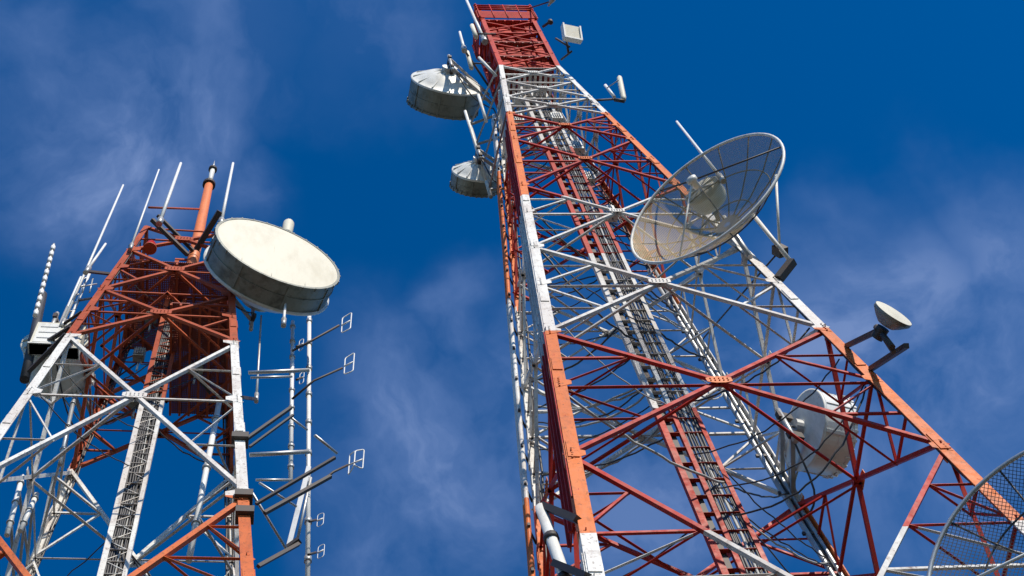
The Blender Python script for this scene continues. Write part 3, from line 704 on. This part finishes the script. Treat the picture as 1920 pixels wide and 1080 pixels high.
p, q = at(541, 1026, 32.0), at(579, 876, 33.4); b = MB(); b.bar(p, q, .11, .07, TL.X); b.build('panel', M['steel'], t)
p, q = at(556, 1020, 32.1), at(583, 896, 33.3); seg('mount_pipe', M['steel'], t, p, q, .035, 8)
boxseg('clamp', M['dark'], t, at(540, 1028, 31.9), at(562, 1012, 31.9), .12, .14)

# ---------------- pipes up the left side of the taller tower, and along its far right leg
def conduit(T, c, s0, s1, off, r, mat, label, n=2, gap=.13, along=None):
    p0, p1 = T.leg(c, s1), T.leg(c, s0)
    t = thing('cable_conduit', p0 + off, label, 'pipe', 'pipe runs on the taller tower')
    for k in range(n):
        o = off + (along or T.Y) * (gap * k); b = MB(); pts = []
        for i in range(15):
            f = i / 14; pts.append(p0.lerp(p1, f) + o + V((random.uniform(-.012, .012), random.uniform(-.012, .012), 0)))
        b.tube(pts, r if not isinstance(r, tuple) else r[k % len(r)], 10); b.build('pipe', mat, t)
    for i in range(int((s1 - s0) / 1.3)):
        q = T.leg(c, s0 + .6 + i * 1.3) + off; al = (along or T.Y); b = MB()
        b.bar(q - al * .1, q + al * (gap * (n - 1) + .12), .08, .05, UPV)
        b.bar(q, T.leg(c, s0 + .6 + i * 1.3), .04, .04, UPV)
        b.build('bracket', M['dark'], t)
    return t
conduit(TM, 'D', 15.0, 58.5, TM.X * -.16 + TM.Y * -.35, (.05, .065, .05), M['main'], 'bundle of banded pipes up the left face of the taller tower', 3, .15)
p, q = at(1060, 1086, 19.2), at(1014, 952, 20.6); t = thing('cable_conduit', p, 'thick white pipe on dark brackets at the bottom left corner of the taller tower', 'pipe', 'pipe runs on the taller tower')
ax = (p - q).normalized(); g_ = p + ax * ((p.z - GROUND) / -ax.z)
b = MB(); b.tube([q, p, g_], .085, 14); b.build('pipe', M['pipe'], t)
for f in (.45, 1.0): c_ = q.lerp(p, f); b = MB(); b.tube([c_ - ax * .05, c_ + ax * .05], .11, 14); b.build('collar', M['dark'], t)
for (x0, y0, x1, y1) in ((1018, 948, 1082, 976), (1040, 1056, 1102, 1076)):
    boxseg('bracket', M['dark'], t, at(x0, y0, 20.6 if y0 < 1000 else 19.5), TM.leg('A', 42.1 if y0 < 1000 else 43.5), .10, .10)
conduit(TM, 'C', 25.5, 58.5, TM.X * -.26 + TM.Y * -.12, (.055, .045), M['steel'], 'pair of pale steel pipes inside the far right leg of the taller tower', 2, .15, TM.X)
# vertical mount pole of the two left drums
t = thing('mount_pole', TM.leg('D', 20.0) + TM.X * -.35, 'grey pole and arms between the two drum dishes on the left of the taller tower', 'pole')
p = TM.leg('D', 20.6) + TM.X * -.4; seg('tube', M['steel'], t, p, p + UPV * 7.5, .06, 10)
for h in (.6, 2.6, 4.6, 6.6):
    boxseg('arm', M['steel'], t, p + UPV * h, TM.leg('D', 20.6 - h), .07, .07); boxseg('arm', M['steel'], t, p + UPV * h, TM.leg('A', 20.2 - h), .05, .05)
seg('stay_rod', M['pipe'], t, at(872, 208, 43.6), p + UPV * 1.2, .045, 8); seg('stay_rod', M['pipe'], t, at(898, 108, 46.3), at(930, 142, 45.3), .05, 8)
seg('stay_rod', M['pipe'], t, at(897, 178, 45.0), at(912, 228, 43.4), .05, 8)
# small antennas clutter at left of the cage
for (x0, y0, x1, y1, lab) in ((884, 128, 876, 98, 'white tube antenna just above the upper drum dish, beside the red cage'), (893, 70, 885, 48, 'small white tube on the dark left face of the red cage')):
    p, q = upright(x0, y0, 47.4, x1, y1); o = thing('tube_antenna', p, lab, 'antenna'); seg('tube', M['radome'], o, p, q, .075, 10); seg('arm', M['dark'], o, p.lerp(q, .3), p.lerp(q, .3) + TM.X * .7, .03, 6)

# ------------------------------------------------------------------ ground
b = MB(); n = 40; S = 2500.0
g = [[b.ring([V(((i / n - .5) * 2 * S * abs(i / n - .5) * 2, (j / n - .5) * 2 * S * abs(j / n - .5) * 2, GROUND))])[0] for j in range(n + 1)] for i in range(n + 1)]
for i in range(n):
    for j in range(n): b.f.append((g[i][j], g[i + 1][j], g[i + 1][j + 1], g[i][j + 1])); b.sm.append(False)
m, nt, bs = new_mat('gravel_and_grass'); geo = N(nt, 'ShaderNodeNewGeometry'); pos = geo.outputs['Position']
c = mix(nt, ramp(nt, noise(nt, pos, .15, 5), .42, .58), (0.085, 0.08, 0.06), (0.03, 0.045, 0.018)); c = mix(nt, ramp(nt, noise(nt, pos, 9, 6), .4, .7), c, (0.05, 0.048, 0.038))
nt.links.new(c, bs.inputs['Base Color']); bs.inputs['Roughness'].default_value = .95
tag(b.build('ground', m, origin=V((0, 0, GROUND))), None, None, kind='structure')

# ------------------------------------------------------------------ light
SUN_EL, SUN_AZ = math.radians(40), math.atan2(.64, -.768)
sd = V((math.sin(SUN_AZ) * math.cos(SUN_EL), math.cos(SUN_AZ) * math.cos(SUN_EL), math.sin(SUN_EL)))
L = bpy.data.lights.new('sun', 'SUN'); L.energy = 5.0; L.angle = math.radians(.5); L.color = (1.0, .91, .77)
lo = bpy.data.objects.new('sun', L); col.objects.link(lo); lo.rotation_euler = (-sd).to_track_quat('-Z', 'Y').to_euler(); lo.location = sd * 80

w = bpy.data.worlds.new("World"); scene.world = w; w.use_nodes = True; nt = w.node_tree
bg = nt.nodes['Background']; sky = N(nt, 'ShaderNodeTexSky'); sky.sky_type = 'NISHITA'; sky.sun_disc = False
sky.sun_elevation = SUN_EL; sky.sun_rotation = SUN_AZ; sky.altitude = 1200; sky.air_density = 1.0; sky.dust_density = .2; sky.ozone_density = 4.0
hs = N(nt, 'ShaderNodeHueSaturation'); hs.inputs['Saturation'].default_value = 1.45; hs.inputs['Value'].default_value = 1.5; hs.inputs['Hue'].default_value = .504
nt.links.new(sky.outputs[0], hs.inputs['Color'])
tc = N(nt, 'ShaderNodeTexCoord'); dirv = tc.outputs['Generated']
wn = N(nt, 'ShaderNodeTexNoise'); wn.inputs['Scale'].default_value = 7; wn.inputs['Detail'].default_value = 5; nt.links.new(dirv, wn.inputs['Vector'])
va = N(nt, 'ShaderNodeVectorMath', operation='SUBTRACT'); nt.links.new(wn.outputs['Color'], va.inputs[0]); va.inputs[1].default_value = (.5, .5, .5)
vs = N(nt, 'ShaderNodeVectorMath', operation='SCALE'); nt.links.new(va.outputs[0], vs.inputs[0]); vs.inputs['Scale'].default_value = .16
vd = N(nt, 'ShaderNodeVectorMath', operation='ADD'); nt.links.new(dirv, vd.inputs[0]); nt.links.new(vs.outputs[0], vd.inputs[1])
cov = None
CLK = 1.15
for (x, y, rad, k) in ((190, 290, 250, 1.0), (380, 240, 170, .7), (40, 230, 170, .7), (430, 70, 220, .55), (690, 60, 180, .45), (60, 60, 160, .4), (900, 600, 130, .55), (840, 860, 300, .75), (700, 1010, 220, .6), (1060, 760, 240, .75), (1250, 620, 200, .7), (1330, 860, 260, .8),
                       (1620, 560, 230, .75), (1830, 480, 190, .65), (1780, 740, 320, .85), (1500, 700, 300, .85), (1180, 950, 260, .6), (1640, 900, 260, .6), (1100, 650, 120, .4), (520, 360, 120, .5), (1560, 430, 120, .35)):
    c = ray(x, y)
    df = N(nt, 'ShaderNodeVectorMath', operation='DISTANCE'); nt.links.new(vd.outputs[0], df.inputs[0]); df.inputs[1].default_value = c
    mr = N(nt, 'ShaderNodeMapRange', interpolation_type='SMOOTHERSTEP'); mr.inputs[1].default_value = rad * 1.35 / F_PX; mr.inputs[2].default_value = 0.0; mr.inputs[3].default_value = 0; mr.inputs[4].default_value = k
    nt.links.new(df.outputs['Value'], mr.inputs[0])
    cov = mr.outputs[0] if cov is None else math_n(nt, 'MAXIMUM', cov, mr.outputs[0])
puff = ramp(nt, noise(nt, vd.outputs[0], 10, 9, .57), .37, .62, (.26, .26, .26, 1))
cov = math_n(nt, 'MULTIPLY', cov, puff)
cloud = mix(nt, math_n(nt, 'MULTIPLY', cov, .95), hs.outputs[0], (1.7, 2.75, 5.6))
cloud = mix(nt, math_n(nt, 'MULTIPLY', ramp(nt, cov, .5, 1.0), .26), cloud, (3.3, 4.2, 6.6))
nt.links.new(cloud, bg.inputs['Color']); bg.inputs['Strength'].default_value = .1

scene.view_settings.view_transform = 'Standard'; scene.view_settings.look = 'None'; scene.view_settings.exposure = 0; scene.view_settings.gamma = 1
scene.render.resolution_x = 1024; scene.render.resolution_y = 576
scene.cycles.max_bounces = 6; scene.cycles.transparent_max_bounces = 24
